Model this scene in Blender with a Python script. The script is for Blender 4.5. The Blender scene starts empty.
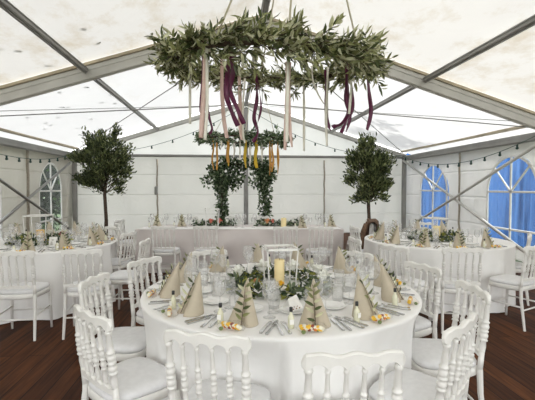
import bpy, math, random
from math import sin, cos, pi, sqrt, atan2, radians, exp
from mathutils import Vector, Matrix
R_ = random.Random(7)
S = bpy.context.scene
COL = S.collection

# ---------------------------------------------------------------- materials
def mat(name):
    m = bpy.data.materials.new(name); m.use_nodes = True
    nt = m.node_tree; nt.nodes.clear()
    return m, nt, nt.nodes.new('ShaderNodeOutputMaterial')

def pbr(name, col, rough=.5, metal=0., var=.06, scale=30., bump=0., bscale=60., spec=.5, coat=0.):
    m, nt, out = mat(name)
    b = nt.nodes.new('ShaderNodeBsdfPrincipled')
    tc = nt.nodes.new('ShaderNodeTexCoord')
    n = nt.nodes.new('ShaderNodeTexNoise'); n.inputs['Scale'].default_value = scale
    nt.links.new(tc.outputs['Object'], n.inputs['Vector'])
    r = nt.nodes.new('ShaderNodeValToRGB')
    r.color_ramp.elements[0].color = tuple(max(0, c*(1-var)) for c in col)+(1,)
    r.color_ramp.elements[1].color = tuple(min(1, c*(1+var)) for c in col)+(1,)
    r.color_ramp.elements[0].position = .3; r.color_ramp.elements[1].position = .7
    nt.links.new(n.outputs['Fac'], r.inputs['Fac'])
    nt.links.new(r.outputs['Color'], b.inputs['Base Color'])
    b.inputs['Roughness'].default_value = rough; b.inputs['Metallic'].default_value = metal
    b.inputs['Specular IOR Level'].default_value = spec
    b.inputs['Coat Weight'].default_value = coat
    if bump:
        n2 = nt.nodes.new('ShaderNodeTexNoise'); n2.inputs['Scale'].default_value = bscale
        nt.links.new(tc.outputs['Object'], n2.inputs['Vector'])
        bp = nt.nodes.new('ShaderNodeBump'); bp.inputs['Strength'].default_value = bump; bp.inputs['Distance'].default_value = .01
        nt.links.new(n2.outputs['Fac'], bp.inputs['Height']); nt.links.new(bp.outputs['Normal'], b.inputs['Normal'])
    nt.links.new(b.outputs[0], out.inputs[0])
    return m

def leafmat(name, col, var=.25, trans=.3, rough=.45):
    m, nt, out = mat(name)
    b = nt.nodes.new('ShaderNodeBsdfPrincipled'); b.inputs['Roughness'].default_value = rough
    tc = nt.nodes.new('ShaderNodeTexCoord')
    n = nt.nodes.new('ShaderNodeTexNoise'); n.inputs['Scale'].default_value = 9.
    nt.links.new(tc.outputs['Object'], n.inputs['Vector'])
    r = nt.nodes.new('ShaderNodeValToRGB')
    r.color_ramp.elements[0].color = tuple(c*(1-var) for c in col)+(1,); r.color_ramp.elements[0].position = .35
    r.color_ramp.elements[1].color = tuple(min(1, c*(1+var)) for c in col)+(1,); r.color_ramp.elements[1].position = .65
    nt.links.new(n.outputs['Fac'], r.inputs['Fac']); nt.links.new(r.outputs['Color'], b.inputs['Base Color'])
    t = nt.nodes.new('ShaderNodeBsdfTranslucent'); nt.links.new(r.outputs['Color'], t.inputs['Color'])
    mx = nt.nodes.new('ShaderNodeMixShader'); mx.inputs[0].default_value = trans
    nt.links.new(b.outputs[0], mx.inputs[1]); nt.links.new(t.outputs[0], mx.inputs[2])
    nt.links.new(mx.outputs[0], out.inputs[0])
    return m

def fabric(name, col, tcol, trans, stain_shade=None, stain_shade_lo=.5, stain_shade_hi=.75, sscale=2., smap=(1,.6,1), seams=None, wr=.3, wscale=3.):
    """tent PVC: diffuse + translucent, noise wrinkles, optional stains or painted shade streaks, welded seams every `seams` metres"""
    m, nt, out = mat(name)
    L = nt.links.new
    tc = nt.nodes.new('ShaderNodeTexCoord')
    def mixcol(a_out, fac, b):
        mx = nt.nodes.new('ShaderNodeMix'); mx.data_type = 'RGBA'
        L(fac, mx.inputs[0])
        if isinstance(a_out, tuple): mx.inputs[6].default_value = a_out+(1,)
        else: L(a_out, mx.inputs[6])
        mx.inputs[7].default_value = b+(1,)
        return mx.outputs[2]
    n = nt.nodes.new('ShaderNodeTexNoise'); n.inputs['Scale'].default_value = 1.2; n.inputs['Detail'].default_value = 6
    L(tc.outputs['Object'], n.inputs['Vector'])
    r0 = nt.nodes.new('ShaderNodeMapRange'); r0.inputs[1].default_value = .3; r0.inputs[2].default_value = .75; r0.inputs[4].default_value = .5
    L(n.outputs['Fac'], r0.inputs[0])
    c1 = mixcol(col, r0.outputs[0], tuple(c*.93 for c in col)); c2 = mixcol(tcol, r0.outputs[0], tuple(c*.93 for c in tcol))
    if stain_shade:
        mp = nt.nodes.new('ShaderNodeMapping'); mp.inputs['Scale'].default_value = smap
        L(tc.outputs['Object'], mp.inputs[0])
        s = nt.nodes.new('ShaderNodeTexNoise'); s.inputs['Scale'].default_value = sscale; s.inputs['Detail'].default_value = 9; s.inputs['Roughness'].default_value = .68
        L(mp.outputs[0], s.inputs['Vector'])
        r = nt.nodes.new('ShaderNodeMapRange'); r.inputs[1].default_value = stain_shade_lo; r.inputs[2].default_value = stain_shade_hi
        L(s.outputs['Fac'], r.inputs[0])
        c1 = mixcol(c1, r.outputs[0], stain_shade); c2 = mixcol(c2, r.outputs[0], stain_shade)
    w = nt.nodes.new('ShaderNodeTexNoise'); w.inputs['Scale'].default_value = wscale; w.inputs['Detail'].default_value = 5; w.inputs['Distortion'].default_value = 1.2
    L(tc.outputs['Object'], w.inputs['Vector'])
    h = w.outputs['Fac']
    if seams:
        sx = nt.nodes.new('ShaderNodeSeparateXYZ'); L(tc.outputs['Object'], sx.inputs[0])
        md = nt.nodes.new('ShaderNodeMath'); md.operation = 'PINGPONG'; md.inputs[1].default_value = seams/2; L(sx.outputs[2], md.inputs[0])
        lt = nt.nodes.new('ShaderNodeMapRange'); lt.inputs[1].default_value = 0; lt.inputs[2].default_value = .035; lt.inputs[3].default_value = 1; lt.inputs[4].default_value = 0
        L(md.outputs[0], lt.inputs[0])
        ad = nt.nodes.new('ShaderNodeMath'); ad.operation = 'ADD'; L(h, ad.inputs[0]); L(lt.outputs[0], ad.inputs[1]); h = ad.outputs[0]
    bp = nt.nodes.new('ShaderNodeBump'); bp.inputs['Strength'].default_value = wr; bp.inputs['Distance'].default_value = .05
    L(h, bp.inputs['Height'])
    d = nt.nodes.new('ShaderNodeBsdfDiffuse'); t = nt.nodes.new('ShaderNodeBsdfTranslucent')
    L(c1, d.inputs[0]); L(c2, t.inputs[0]); L(bp.outputs[0], d.inputs['Normal']); L(bp.outputs[0], t.inputs['Normal'])
    mx = nt.nodes.new('ShaderNodeMixShader'); mx.inputs[0].default_value = trans
    L(d.outputs[0], mx.inputs[1]); L(t.outputs[0], mx.inputs[2]); L(mx.outputs[0], out.inputs[0])
    return m

def glassmat(name, tint, gloss=.02, base=.06, white=0., top=.7):
    m, nt, out = mat(name); L = nt.links.new
    t = nt.nodes.new('ShaderNodeBsdfTransparent'); t.inputs[0].default_value = tint+(1,)
    g = nt.nodes.new('ShaderNodeBsdfGlossy'); g.inputs['Roughness'].default_value = gloss
    lw = nt.nodes.new('ShaderNodeLayerWeight'); lw.inputs['Blend'].default_value = .2
    mr = nt.nodes.new('ShaderNodeMapRange'); mr.inputs[3].default_value = base; mr.inputs[4].default_value = top
    L(lw.outputs['Facing'], mr.inputs[0])
    mx = nt.nodes.new('ShaderNodeMixShader'); L(mr.outputs[0], mx.inputs[0]); L(t.outputs[0], mx.inputs[1]); L(g.outputs[0], mx.inputs[2])
    o = mx.outputs[0]
    if white:
        d = nt.nodes.new('ShaderNodeBsdfDiffuse'); d.inputs[0].default_value = (.85, .86, .86, 1)
        m2 = nt.nodes.new('ShaderNodeMixShader'); m2.inputs[0].default_value = white; L(o, m2.inputs[1]); L(d.outputs[0], m2.inputs[2]); o = m2.outputs[0]
    L(o, out.inputs[0])
    return m

def floormat():
    m, nt, out = mat('floorboards'); L = nt.links.new
    tc = nt.nodes.new('ShaderNodeTexCoord')
    mp = nt.nodes.new('ShaderNodeMapping'); mp.inputs['Rotation'].default_value = (0, 0, pi/2); L(tc.outputs['Object'], mp.inputs[0])
    br = nt.nodes.new('ShaderNodeTexBrick'); br.inputs['Scale'].default_value = 1
    br.inputs['Brick Width'].default_value = 2.4; br.inputs['Row Height'].default_value = .145; br.inputs['Mortar Size'].default_value = .004
    br.inputs['Color1'].default_value = (.040, .013, .005, 1); br.inputs['Color2'].default_value = (.105, .036, .012, 1); br.inputs['Mortar'].default_value = (.012, .006, .004, 1)
    L(mp.outputs[0], br.inputs['Vector'])
    mp2 = nt.nodes.new('ShaderNodeMapping'); mp2.inputs['Scale'].default_value = (22, 1.4, 1); L(tc.outputs['Object'], mp2.inputs[0])
    n = nt.nodes.new('ShaderNodeTexNoise'); n.inputs['Scale'].default_value = 1.6; n.inputs['Detail'].default_value = 8; L(mp2.outputs[0], n.inputs['Vector'])
    mr = nt.nodes.new('ShaderNodeMapRange'); mr.inputs[1].default_value = .3; mr.inputs[2].default_value = .75; mr.inputs[3].default_value = .45; mr.inputs[4].default_value = 1.5
    L(n.outputs['Fac'], mr.inputs[0])
    mx = nt.nodes.new('ShaderNodeMix'); mx.data_type = 'RGBA'; mx.blend_type = 'MULTIPLY'; mx.inputs[0].default_value = 1
    L(br.outputs['Color'], mx.inputs[6]); L(mr.outputs[0], mx.inputs[7])
    b = nt.nodes.new('ShaderNodeBsdfPrincipled'); L(mx.outputs[2], b.inputs['Base Color'])
    b.inputs['Roughness'].default_value = .6; b.inputs['Specular IOR Level'].default_value = .12
    bp = nt.nodes.new('ShaderNodeBump'); bp.inputs['Strength'].default_value = .35; bp.inputs['Distance'].default_value = .004
    L(n.outputs['Fac'], bp.inputs['Height']); L(bp.outputs[0], b.inputs['Normal'])
    L(b.outputs[0], out.inputs[0])
    return m

M = dict(
 paint=pbr('white_chair_paint', (.77,.76,.73), .32, var=.03, scale=18),
 cushion=pbr('seat_cushion_fabric', (.72,.72,.73), .85, var=.04, bump=.12, bscale=220),
 cloth=pbr('white_table_linen', (.85,.845,.835), .9, var=.025, scale=6, bump=.10, bscale=25),
 cloth_shade_tint=pbr('shade_tinted_linen', (.69,.64,.625), .9, var=.03, scale=4, bump=.1, bscale=20),  # white linen with the pinkish tint of shade put into its colour
 runner=pbr('runner_linen', (.86,.85,.83), .9),
 napkin=pbr('beige_napkin_paper', (.50,.44,.34), .85, var=.03, bump=.06, bscale=300),
 alu=pbr('aluminium_frame', (.30,.295,.28), .42, .35, var=.12, scale=3),
 alu_light=pbr('aluminium_frame_pale', (.55,.54,.51), .45, .2, var=.08, scale=4),
 keder=pbr('beige_keder_strip', (.52,.45,.33), .7, var=.15, scale=5),
 strap=pbr('grey_beige_strap', (.36,.32,.26), .8, var=.15),
 steel=pbr('polished_cutlery_steel', (.55,.55,.54), .16, 1., var=.03),
 wire=pbr('grey_wire', (.33,.33,.32), .5, .4),
 rope=pbr('cream_rope', (.62,.56,.43), .9),
 cable=pbr('green_cable', (.02,.07,.05), .5),
 bulb=pbr('dark_green_bulb', (.012,.05,.04), .3),
 olive1=leafmat('olive_leaf_dark', (.085,.108,.04)), olive2=leafmat('olive_leaf_mid', (.26,.275,.12)), olive3=leafmat('olive_leaf_silver', (.62,.62,.42)),
 tree1=leafmat('tree_leaf_dark', (.052,.070,.030)), tree2=leafmat('tree_leaf_mid', (.15,.18,.07)), tree3=leafmat('tree_leaf_pale', (.27,.30,.13)),
 ivy1=leafmat('arch_leaf_dark', (.036,.066,.028)), ivy2=leafmat('arch_leaf_mid', (.12,.18,.085)), ivy3=leafmat('arch_leaf_pale', (.34,.40,.27)),
 euc1=leafmat('eucalyptus_dark', (.035,.06,.03)), euc2=leafmat('eucalyptus_mid', (.13,.17,.09)), euc3=leafmat('lime_leaf', (.32,.33,.07)),
 out1=leafmat('garden_leaf_dark', (.012,.024,.016)), out2=leafmat('garden_leaf_mid', (.022,.042,.022)), out3=leafmat('garden_leaf_light', (.08,.15,.05)),
 bark=pbr('tree_bark', (.075,.05,.036), .9, var=.3, scale=40, bump=.5),
 soil=pbr('potting_soil', (.03,.02,.014), .95, var=.4), pot=pbr('white_glazed_pot', (.75,.74,.72), .4),
 burgundy=pbr('burgundy_satin', (.115,.012,.055), .4, var=.12), blush=pbr('blush_satin', (.70,.50,.44), .45), ivory=pbr('ivory_satin', (.80,.77,.68), .45),
 yellow=pbr('yellow_satin', (.66,.44,.02), .45), orange=pbr('ochre_satin', (.60,.30,.05), .45),
 candle=pbr('yellow_candle_wax', (.85,.70,.38), .5, var=.04), candle2=pbr('amber_candle_wax', (.78,.50,.19), .5, var=.04),
 wick=pbr('burnt_wick', (.02,.02,.02), .9),
 petal=pbr('white_petals', (.85,.85,.80), .8), rose=pbr('coral_petals', (.72,.22,.16), .7), peach=pbr('peach_petals', (.80,.42,.22), .7), red=pbr('red_petals', (.30,.015,.05), .6),
 china=pbr('white_china', (.84,.84,.82), .15, spec=.6), china_rim=pbr('grey_china_rim', (.35,.36,.36), .2),
 card=pbr('white_card', (.86,.85,.82), .7), ink=pbr('brown_ink', (.22,.07,.05), .7), ink2=pbr('black_ink', (.02,.02,.02), .7),
 cap=pbr('black_bottle_cap', (.012,.012,.012), .4), oil=pbr('pale_yellow_oil', (.70,.69,.52), .1, spec=.8),
 s_y=pbr('yellow_sweet', (.85,.50,.02), .3), s_o=pbr('orange_sweet', (.70,.20,.02), .3), s_r=pbr('brown_red_sweet', (.26,.05,.03), .3), s_w=pbr('cream_sweet', (.80,.76,.62), .35), s_g=pbr('green_sweet', (.16,.22,.06), .35),
 jacket=pbr('brown_jacket_cloth', (.135,.08,.05), .95, var=.3, scale=25, bump=.4),
 glass=glassmat('clear_glass', (.99,.99,.99), .015, .04, .06),
 film=glassmat('wrapper_film', (.99,.99,.985), .08, .015, 0., .35),
 vinyl=glassmat('window_vinyl', (.93,.95,.96), .05, .005, .01, .22),
 vbar=pbr('white_window_bar', (.80,.79,.76), .6),
 blue=fabric('blue_tarpaulin', (.055,.135,.33), (.11,.24,.54), .5, stain_shade=(.018,.045,.13), stain_shade_lo=.47, stain_shade_hi=.70, sscale=3.5, smap=(1,1,.06), wr=.5, wscale=6),  # pleat shade put into the colour as dark upright streaks
 roof=fabric('roof_fabric', (.85,.85,.84), (.86,.86,.85), .235, stain_shade=(.74,.71,.64), stain_shade_lo=.55, stain_shade_hi=.95, sscale=1.2, wr=.18, wscale=2.2),
 roof_old=fabric('weathered_roof_fabric', (.79,.775,.74), (.80,.785,.745), .215, stain_shade=(.60,.53,.41), stain_shade_lo=.48, stain_shade_hi=.74, sscale=1.9, wr=.22, wscale=2.2),
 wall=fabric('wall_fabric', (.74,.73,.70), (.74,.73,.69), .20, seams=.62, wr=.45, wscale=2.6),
 wall_shaded_dingy=fabric('shaded_dingy_wall_fabric', (.57,.545,.49), (.60,.57,.50), .28, stain_shade=(.48,.43,.35), stain_shade_lo=.5, stain_shade_hi=.9, seams=.62, wr=.5, wscale=2.6),  # left wall: shade of the trees outside put into the colour, plus beige dirt
 gable=fabric('gable_fabric', (.77,.765,.745), (.84,.835,.815), .30, wr=.3, wscale=2.),
 floor=floormat(),
 grass=pbr('grass', (.05,.085,.025), .95, var=.4, scale=3),
)

# ---------------------------------------------------------------- mesh builder
class MB:
    def __init__(s): s.v=[]; s.f=[]; s.m=[]; s.s=[]
    def add(s, vs, fs, mi=0, sm=False, X=None):
        b=len(s.v)
        s.v.extend([tuple(X@Vector(p)) for p in vs] if X else vs)
        for f in fs: s.f.append(tuple(i+b for i in f)); s.m.append(mi); s.s.append(sm)
        return s
    def box(s, c, d, mi=0, X=None, bev=0.):
        x,y,z=d[0]/2,d[1]/2,d[2]/2
        if not bev:
            vs=[(c[0]+a*x,c[1]+b*y,c[2]+e*z) for a in(-1,1) for b in(-1,1) for e in(-1,1)]
            return s.add(vs,[(0,1,3,2),(4,6,7,5),(0,4,5,1),(2,3,7,6),(0,2,6,4),(1,5,7,3)],mi,False,X)
        e=min(bev,x*.9,y*.9,z*.9); vs=[]; idx={}
        for a in(-1,1):
            for b in(-1,1):
                for g in(-1,1):
                    for k in range(3):
                        p=[a*(x-e),b*(y-e),g*(z-e)]; p[k]=(a*x,b*y,g*z)[k]
                        idx[a,b,g,k]=len(vs); vs.append((c[0]+p[0],c[1]+p[1],c[2]+p[2]))
        fs=[]
        for k in range(3):
            o=[i for i in range(3) if i!=k]
            for sg in(-1,1):
                q=[]
                for (u,w) in((-1,-1),(1,-1),(1,1),(-1,1)):
                    t=[0,0,0]; t[k]=sg; t[o[0]]=u; t[o[1]]=w; q.append(idx[t[0],t[1],t[2],k])
                if (sg<0)!=(k==1): q.reverse()
                fs.append(tuple(q))
        for k in range(3):
            o=[i for i in range(3) if i!=k]
            for u in(-1,1):
                for w in(-1,1):
                    q=[]
                    for sg,kk in((-1,o[0]),(1,o[0]),(1,o[1]),(-1,o[1])):
                        t=[0,0,0]; t[k]=sg; t[o[0]]=u; t[o[1]]=w; q.append(idx[t[0],t[1],t[2],kk])
                    fs.append(tuple(q))
        for a in(-1,1):
            for b in(-1,1):
                for g in(-1,1): fs.append(tuple(idx[a,b,g,k] for k in range(3)))
        return s.add(vs,fs,mi,False,X)
    def tube(s, pts, r, n=8, mi=0, cap=True, X=None, sm=True, closed=False):
        P=[Vector(p) for p in pts]; k=len(P); rs=r if isinstance(r,(list,tuple)) else [r]*k
        vs=[]; N=None
        for i,p in enumerate(P):
            if closed: t=P[(i+1)%k]-P[i-1]
            else: t=P[min(i+1,k-1)]-P[max(i-1,0)]
            t=t.normalized() if t.length>1e-9 else Vector((0,0,1))
            if N is None:
                a=Vector((0,0,1)) if abs(t.z)<.9 else Vector((1,0,0)); N=(a-t*a.dot(t)).normalized()
            else:
                N=N-t*N.dot(t); N=N.normalized() if N.length>1e-6 else t.orthogonal().normalized()
            B=t.cross(N)
            for j in range(n):
                a=2*pi*j/n; vs.append(tuple(p+(N*cos(a)+B*sin(a))*rs[i]))
        fs=[]
        for i in range(k if closed else k-1):
            i2=(i+1)%k
            for j in range(n): fs.append((i*n+j,i*n+(j+1)%n,i2*n+(j+1)%n,i2*n+j))
        if cap and not closed: fs+= [tuple(range(n-1,-1,-1)), tuple((k-1)*n+j for j in range(n))]
        return s.add(vs,fs,mi,sm,X)
    def lathe(s, prof, n=12, mi=0, X=None, sm=True, cap=(True,True)):
        vs=[]; k=len(prof)
        for r,z in prof:
            for j in range(n):
                a=2*pi*j/n; vs.append((r*cos(a),r*sin(a),z))
        fs=[(i*n+j,i*n+(j+1)%n,(i+1)*n+(j+1)%n,(i+1)*n+j) for i in range(k-1) for j in range(n)]
        if cap[0]: fs.append(tuple(range(n-1,-1,-1)))
        if cap[1]: fs.append(tuple((k-1)*n+j for j in range(n)))
        return s.add(vs,fs,mi,sm,X)
    def rings(s, rings, mi=0, sm=True, cap0=True, cap1=True):
        n=len(rings[0]); vs=[p for r in rings for p in r]; k=len(rings)
        fs=[(i*n+j,i*n+(j+1)%n,(i+1)*n+(j+1)%n,(i+1)*n+j) for i in range(k-1) for j in range(n)]
        if cap0: fs.append(tuple(range(n-1,-1,-1)))
        if cap1: fs.append(tuple((k-1)*n+j for j in range(n)))
        return s.add(vs,fs,mi,sm)
    def ball(s, c, r, mi=0, n=8, m=5, sq=(1,1,1)):
        prof=[(max(.02,sin(pi*i/m))*r, -cos(pi*i/m)*r) for i in range(m+1)]
        X=Matrix.Translation(c)@Matrix.Diagonal((sq[0],sq[1],sq[2],1))
        return s.lathe(prof,n,mi,X)
    def leaf(s, p, d, L, W, mi=0, up=None, bend=.15):
        d=Vector(d).normalized(); u=Vector(up) if up else Vector((R_.gauss(0,1),R_.gauss(0,1),R_.gauss(0,1)))
        w=d.cross(u); w=w.normalized() if w.length>1e-5 else d.orthogonal().normalized(); nn=w.cross(d)
        p=Vector(p); a=p+d*L*.28; b=p+d*L*.66; e=p+d*L-nn*L*bend
        q=W/2
        vs=[p, a+w*q*.85+nn*q*.3, a, a-w*q*.85+nn*q*.3, b+w*q*.8-nn*L*bend*.3+nn*q*.3, b-nn*L*bend*.35, b-w*q*.8-nn*L*bend*.3+nn*q*.3, e]
        return s.add([tuple(x) for x in vs],[(0,2,1),(0,3,2),(1,2,5,4),(2,3,6,5),(4,5,7),(5,6,7)],mi,False)
    def mesh(s, name, mats):
        me=bpy.data.meshes.new(name); me.from_pydata(s.v,[],s.f)
        for m in (mats if isinstance(mats,(list,tuple)) else [mats]): me.materials.append(m)
        me.polygons.foreach_set('material_index',s.m); me.polygons.foreach_set('use_smooth',s.s); me.update()
        return me
    def obj(s, name, mats, parent=None, loc=None, rz=None):
        return link(name, s.mesh(name,mats), parent, loc, rz)

def link(name, data, parent=None, loc=None, rz=None):
    o=bpy.data.objects.new(name,data); COL.objects.link(o)
    if parent is not None: o.parent=parent
    if loc is not None: o.location=loc
    if rz is not None: o.rotation_euler=(0,0,rz)
    return o
def tag(o,label=None,cat=None,group=None,kind=None):
    if label: o['label']=label
    if cat: o['category']=cat
    if group: o['group']=group
    if kind: o['kind']=kind
    return o
def thing(name,label,cat,loc=(0,0,0),rz=0.,group=None):
    return tag(link(name,None,None,loc,rz),label,cat,group)
def struct(o): o['kind']='structure'; return o
def dup(o,loc=None,rz=None,label=None,group=None,parent=None):
    def rec(x,p):
        c=x.copy(); COL.objects.link(c)
        if p is not None: c.parent=p
        for ch in KIDS.get(x.name,[]): rec(ch,c)
        return c
    c=rec(o,parent)
    if loc is not None: c.location=loc
    if rz is not None: c.rotation_euler=(0,0,rz)
    if label: c['label']=label
    if group: c['group']=group
    return c
KIDS={}
def learn(o):
    KIDS[o.name]=list(o.children)
    for c in o.children: learn(c)
# ---------------------------------------------------------------- camera (a 26.6 mm lens at standing height)
F=395.; H=1.47
psi=math.atan(38.5/F); th=math.atan(12.5/F*cos(psi))
fw=Vector((sin(psi)*cos(th),cos(psi)*cos(th),-sin(th))); rt=Vector((cos(psi),-sin(psi),0)); up=rt.cross(fw)
cam=bpy.data.cameras.new('camera'); co=bpy.data.objects.new('camera',cam); COL.objects.link(co)
cam.sensor_width=36.; cam.lens=F/535*36; cam.clip_start=.05; cam.clip_end=200
co.matrix_world=Matrix(((rt.x,up.x,-fw.x,0),(rt.y,up.y,-fw.y,0),(rt.z,up.z,-fw.z,H),(0,0,0,1)))
S.camera=co

# ---------------------------------------------------------------- tent
XL,XR=-4.62,5.68; XC=(XL+XR)/2; YB,YF=12.4,6.3; EZ,RZ=2.56,4.16
YS=[12.4,6.3,.2,-3.6]
def rz_(x): return RZ-(RZ-EZ)*abs(x-XC)/(XR-XC)
o=MB().box((XC,4.,-.05),(XR-XL+.0,17.2,.1)).obj('floor',M['floor']); struct(o)
struct(MB().box((0,12,-.35),(160,160,.3)).obj('ground',M['grass']))

def roofpanel(y0,y1,side,m,name='ceiling'):
    mb=MB(); nu,nv=14,16; vs=[]; xe=XR+.22 if side>0 else XL-.22
    for i in range(nu+1):
        u=i/nu
        for j in range(nv+1):
            v=j/nv; x=XC+(xe-XC)*u; sag=.07*sin(pi*v)*sin(pi*min(1,u))**.5 if 0<u<1 else 0
            vs.append((x,y0+(y1-y0)*v, RZ+.06-(RZ-EZ)*abs(x-XC)/(XR-XC)-sag))
    w=nv+1
    fs=[(i*w+j,i*w+j+1,(i+1)*w+j+1,(i+1)*w+j) for i in range(nu) for j in range(nv)]
    mb.add(vs,fs,0,True); struct(mb.obj(name,m))
for k in range(3):
    for sd in(-1,1): roofpanel(YS[k+1],YS[k],sd,M['roof'] if k==0 else M['roof_old'])

def beam(name,p,q,w,h,mi='alu',strip=False):
    p,q=Vector(p),Vector(q); d=q-p; L=d.length; t=d.normalized()
    side=t.cross(Vector((0,0,1))).normalized() if abs(t.z)<.99 else Vector((1,0,0)); u=side.cross(t)
    X=Matrix(((t.x,side.x,u.x,(p.x+q.x)/2),(t.y,side.y,u.y,(p.y+q.y)/2),(t.z,side.z,u.z,(p.z+q.z)/2),(0,0,0,1)))
    mb=MB().box((0,0,0),(L,w,h),0,X,bev=.012)
    # extruded grooves of the profile
    mb.box((0,w/2+.004,h*.18),(L*.998,.012,h*.12),0,X); mb.box((0,-w/2-.004,h*.18),(L*.998,.012,h*.12),0,X)
    mb.box((0,0,-h/2-.006),(L*.998,w*.35,.016),0,X)
    mats=[M[mi]]
    if strip:
        mb.box((0,0,h/2+.02),(L*.998,w+.05,.04),1,X); mats.append(M['keder'])
    return struct(mb.obj(name,mats))
for y in YS[:3]:
    for sx,xe in((-1,XL),(1,XR)):
        b=y==YB
        dz=-.16 if not b else -.10
        beam('rafter_beam',(xe,y,EZ+dz+.03),(XC,y,RZ+dz+.03),.10,.20 if not b else .12,'alu_light' if not b else 'alu_light',not b)
        beam('post_pillar',(xe,y,0),(xe,y,EZ-.02),.12,.12)
beam('post_pillar',(XC,YB+.02,0),(XC,YB+.02,RZ-.2),.12,.12)
for k in range(2):
    y0,y1=YS[k+1],YS[k]
    beam('ridge_beam',(XC,y0+.06,RZ-.10),(XC,y1-.06,RZ-.10),.09,.09)
    for sx,xe in((-1,XL),(1,XR)):
        xm=XC+(xe-XC)*.52
        beam('purlin_beam',(xm,y0+.06,rz_(xm)-.09),(xm,y1-.06,rz_(xm)-.09),.08,.08)
        beam('eave_beam',(xe,y0+.07,EZ-.14),(xe,y1-.07,EZ-.14),.10,.15)
        struct(MB().box((xe-.12*sx,(y0+y1)/2,EZ+.065),(.09,y1-y0-.12,.05)).obj('trim_1' if sx<0 else 'trim_2',M['keder']))
beam('gable_beam',(XL+.06,YB-.02,EZ-.11),(XC-.06,YB-.02,EZ-.11),.06,.07); beam('gable_beam',(XC+.06,YB-.02,EZ-.11),(XR-.06,YB-.02,EZ-.11),.06,.07)
# crossed wind braces in the last bay
for xe,ins in((XL,.09),(XR,-.09)):
    for a,b,k in((YB-.12,YF+.1,0),(YF+.1,YB-.12,.055)):
        x=xe+ins+(k if ins>0 else -k)
        struct(MB().tube([(x,a,EZ-.22),(x,b,.03)],.032,10).obj('brace_beam',M['alu_light' if xe>0 else 'alu']))
# roof tension cables
def cable(pts,r=.009): return struct(MB().tube(pts,r,6).obj('tension_cable',M['wire']))
cable([(XL+.05,YF,EZ-.1),(XC,YF,2.80),(XR-.05,YF,EZ-.1)]); cable([(XC,YF,2.80),(XC,YF,RZ-.25)],.006)
for xe in(XL,XR):
    cable([(xe,YB-.1,EZ-.05),(XC,YF+.1,RZ-.14)],.011)
    cable([(xe,YF+.1,EZ+.02),(XC,YB-.1,RZ-.14)],.006)

for sx,xe in((-1,XL-.22),(1,XR+.22)):     # valance hanging from the roof edge outside the walls
    mb=MB(); n=60; zt=RZ+.06-(RZ-EZ)*abs(xe-XC)/(XR-XC); vs=[]
    for i in range(n+1):
        y=YS[2]+(YB-YS[2])*i/n; vs+= [(xe,y,zt),(xe+.01*sin(y*8),y,zt-.30)]
    mb.add(vs,[(2*i,2*i+1,2*i+3,2*i+2) for i in range(n)],0,True); struct(mb.obj('trim_%d'%(7 if sx<0 else 8),M['gable']))
# ---- fabric walls with arched windows
WIN={-1:[(11.03,.68),(8.02,.70)],1:[(10.74,.75),(7.62,.76)]}
SILL,SPR,RISE=.22,1.38,.76
def sidewall(side,y0,y1,wins,name):
    x0=XL if side<0 else XR
    ztop=EZ-.16
    def wob(y,z): return x0+side*(.10+.018*sin(y*5.1+z*.7)+.012*sin(y*11.3+1.3*z)+.012*sin(z*3.1+y))
    mb=MB()
    ys=set(); n=56
    for i in range(n+1): ys.add(round(y0+(y1-y0)*i/n,4))
    for c,h in wins:
        for i in range(25): ys.add(round(c-h*cos(pi*i/24),4))
    ys=sorted(ys); 
    def inwin(ym):
        for c,h in wins:
            if c-h<ym<c+h: return c,h
    nz=10
    for a,b in zip(ys,ys[1:]):
        w=inwin((a+b)/2)
        def strip(za0,za1,zb0,zb1,k):
            vs=[]
            for i in range(k+1):
                t=i/k; za=za0+(za1-za0)*t; zb=zb0+(zb1-zb0)*t
                vs+= [(wob(a,za),a,za),(wob(b,zb),b,zb)]
            mb.add(vs,[(2*i,2*i+1,2*i+3,2*i+2) for i in range(k)],0,True)
        if not w: strip(0,ztop,0,ztop,nz)
        else:
            c,h=w; f=lambda y: SPR+RISE*sqrt(max(0,1-((y-c)/h)**2))
            strip(0,SILL,0,SILL,2); strip(f(a),ztop,f(b),ztop,5)
    return struct(mb.obj(name,M['wall_shaded_dingy' if side<0 else 'wall']))
def window(idx,side,c,h):
    x0=(XL if side<0 else XR)+side*.10
    root=struct(link('window_%d'%idx,None,None,(x0,c,0)))
    arch=[(h*-cos(pi*i/28),SPR+RISE*sin(pi*i/28)) for i in range(29)]
    ol=[(-h,SILL)]+arch+[(h,SILL)]
    mb=MB(); mb.add([(side*.004,y,z) for y,z in ol],[tuple(range(len(ol)))]); mb.add([(side*.010,y,z) for y,z in ol],[tuple(range(len(ol)))])
    mb.obj('pane',M['vinyl'],root)
    fr=MB()
    n=len(ol); pin=[(y*.93,(z-1.2)*.95+1.2) for y,z in ol]
    t=.012
    for i in range(n):
        j=(i+1)%n; A,B,Ca,Cb=ol[i],ol[j],pin[j],pin[i]
        vs=[(s*t,*p) for s in(-1,1) for p in(A,B,Ca,Cb)]
        fr.add(vs,[(0,1,2,3),(7,6,5,4),(0,4,5,1),(2,6,7,3)])
    fr.obj('window_frame',M['vbar'],root)
    def bar(name,p,q,w=.042):
        d=Vector((0,q[0]-p[0],q[1]-p[1])); L=d.length; a=atan2(d.z,d.y)
        X=Matrix.Translation((0,(p[0]+q[0])/2,(p[1]+q[1])/2))@Matrix.Rotation(a,4,'X')
        MB().box((0,0,0),(.03,L,w),0,X,bev=.006).obj(name,M['vbar'],root)
    bar('mullion',(0,SILL),(0,SPR+RISE)); bar('glazing_bar',(-h,SPR),(h,SPR)); bar('glazing_bar',(-h,.60),(h,.60))
    for s in(-1,1): bar('glazing_bar',(0,SPR),(s*h*.70,SPR+RISE*.71),.036)
k=1
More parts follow.
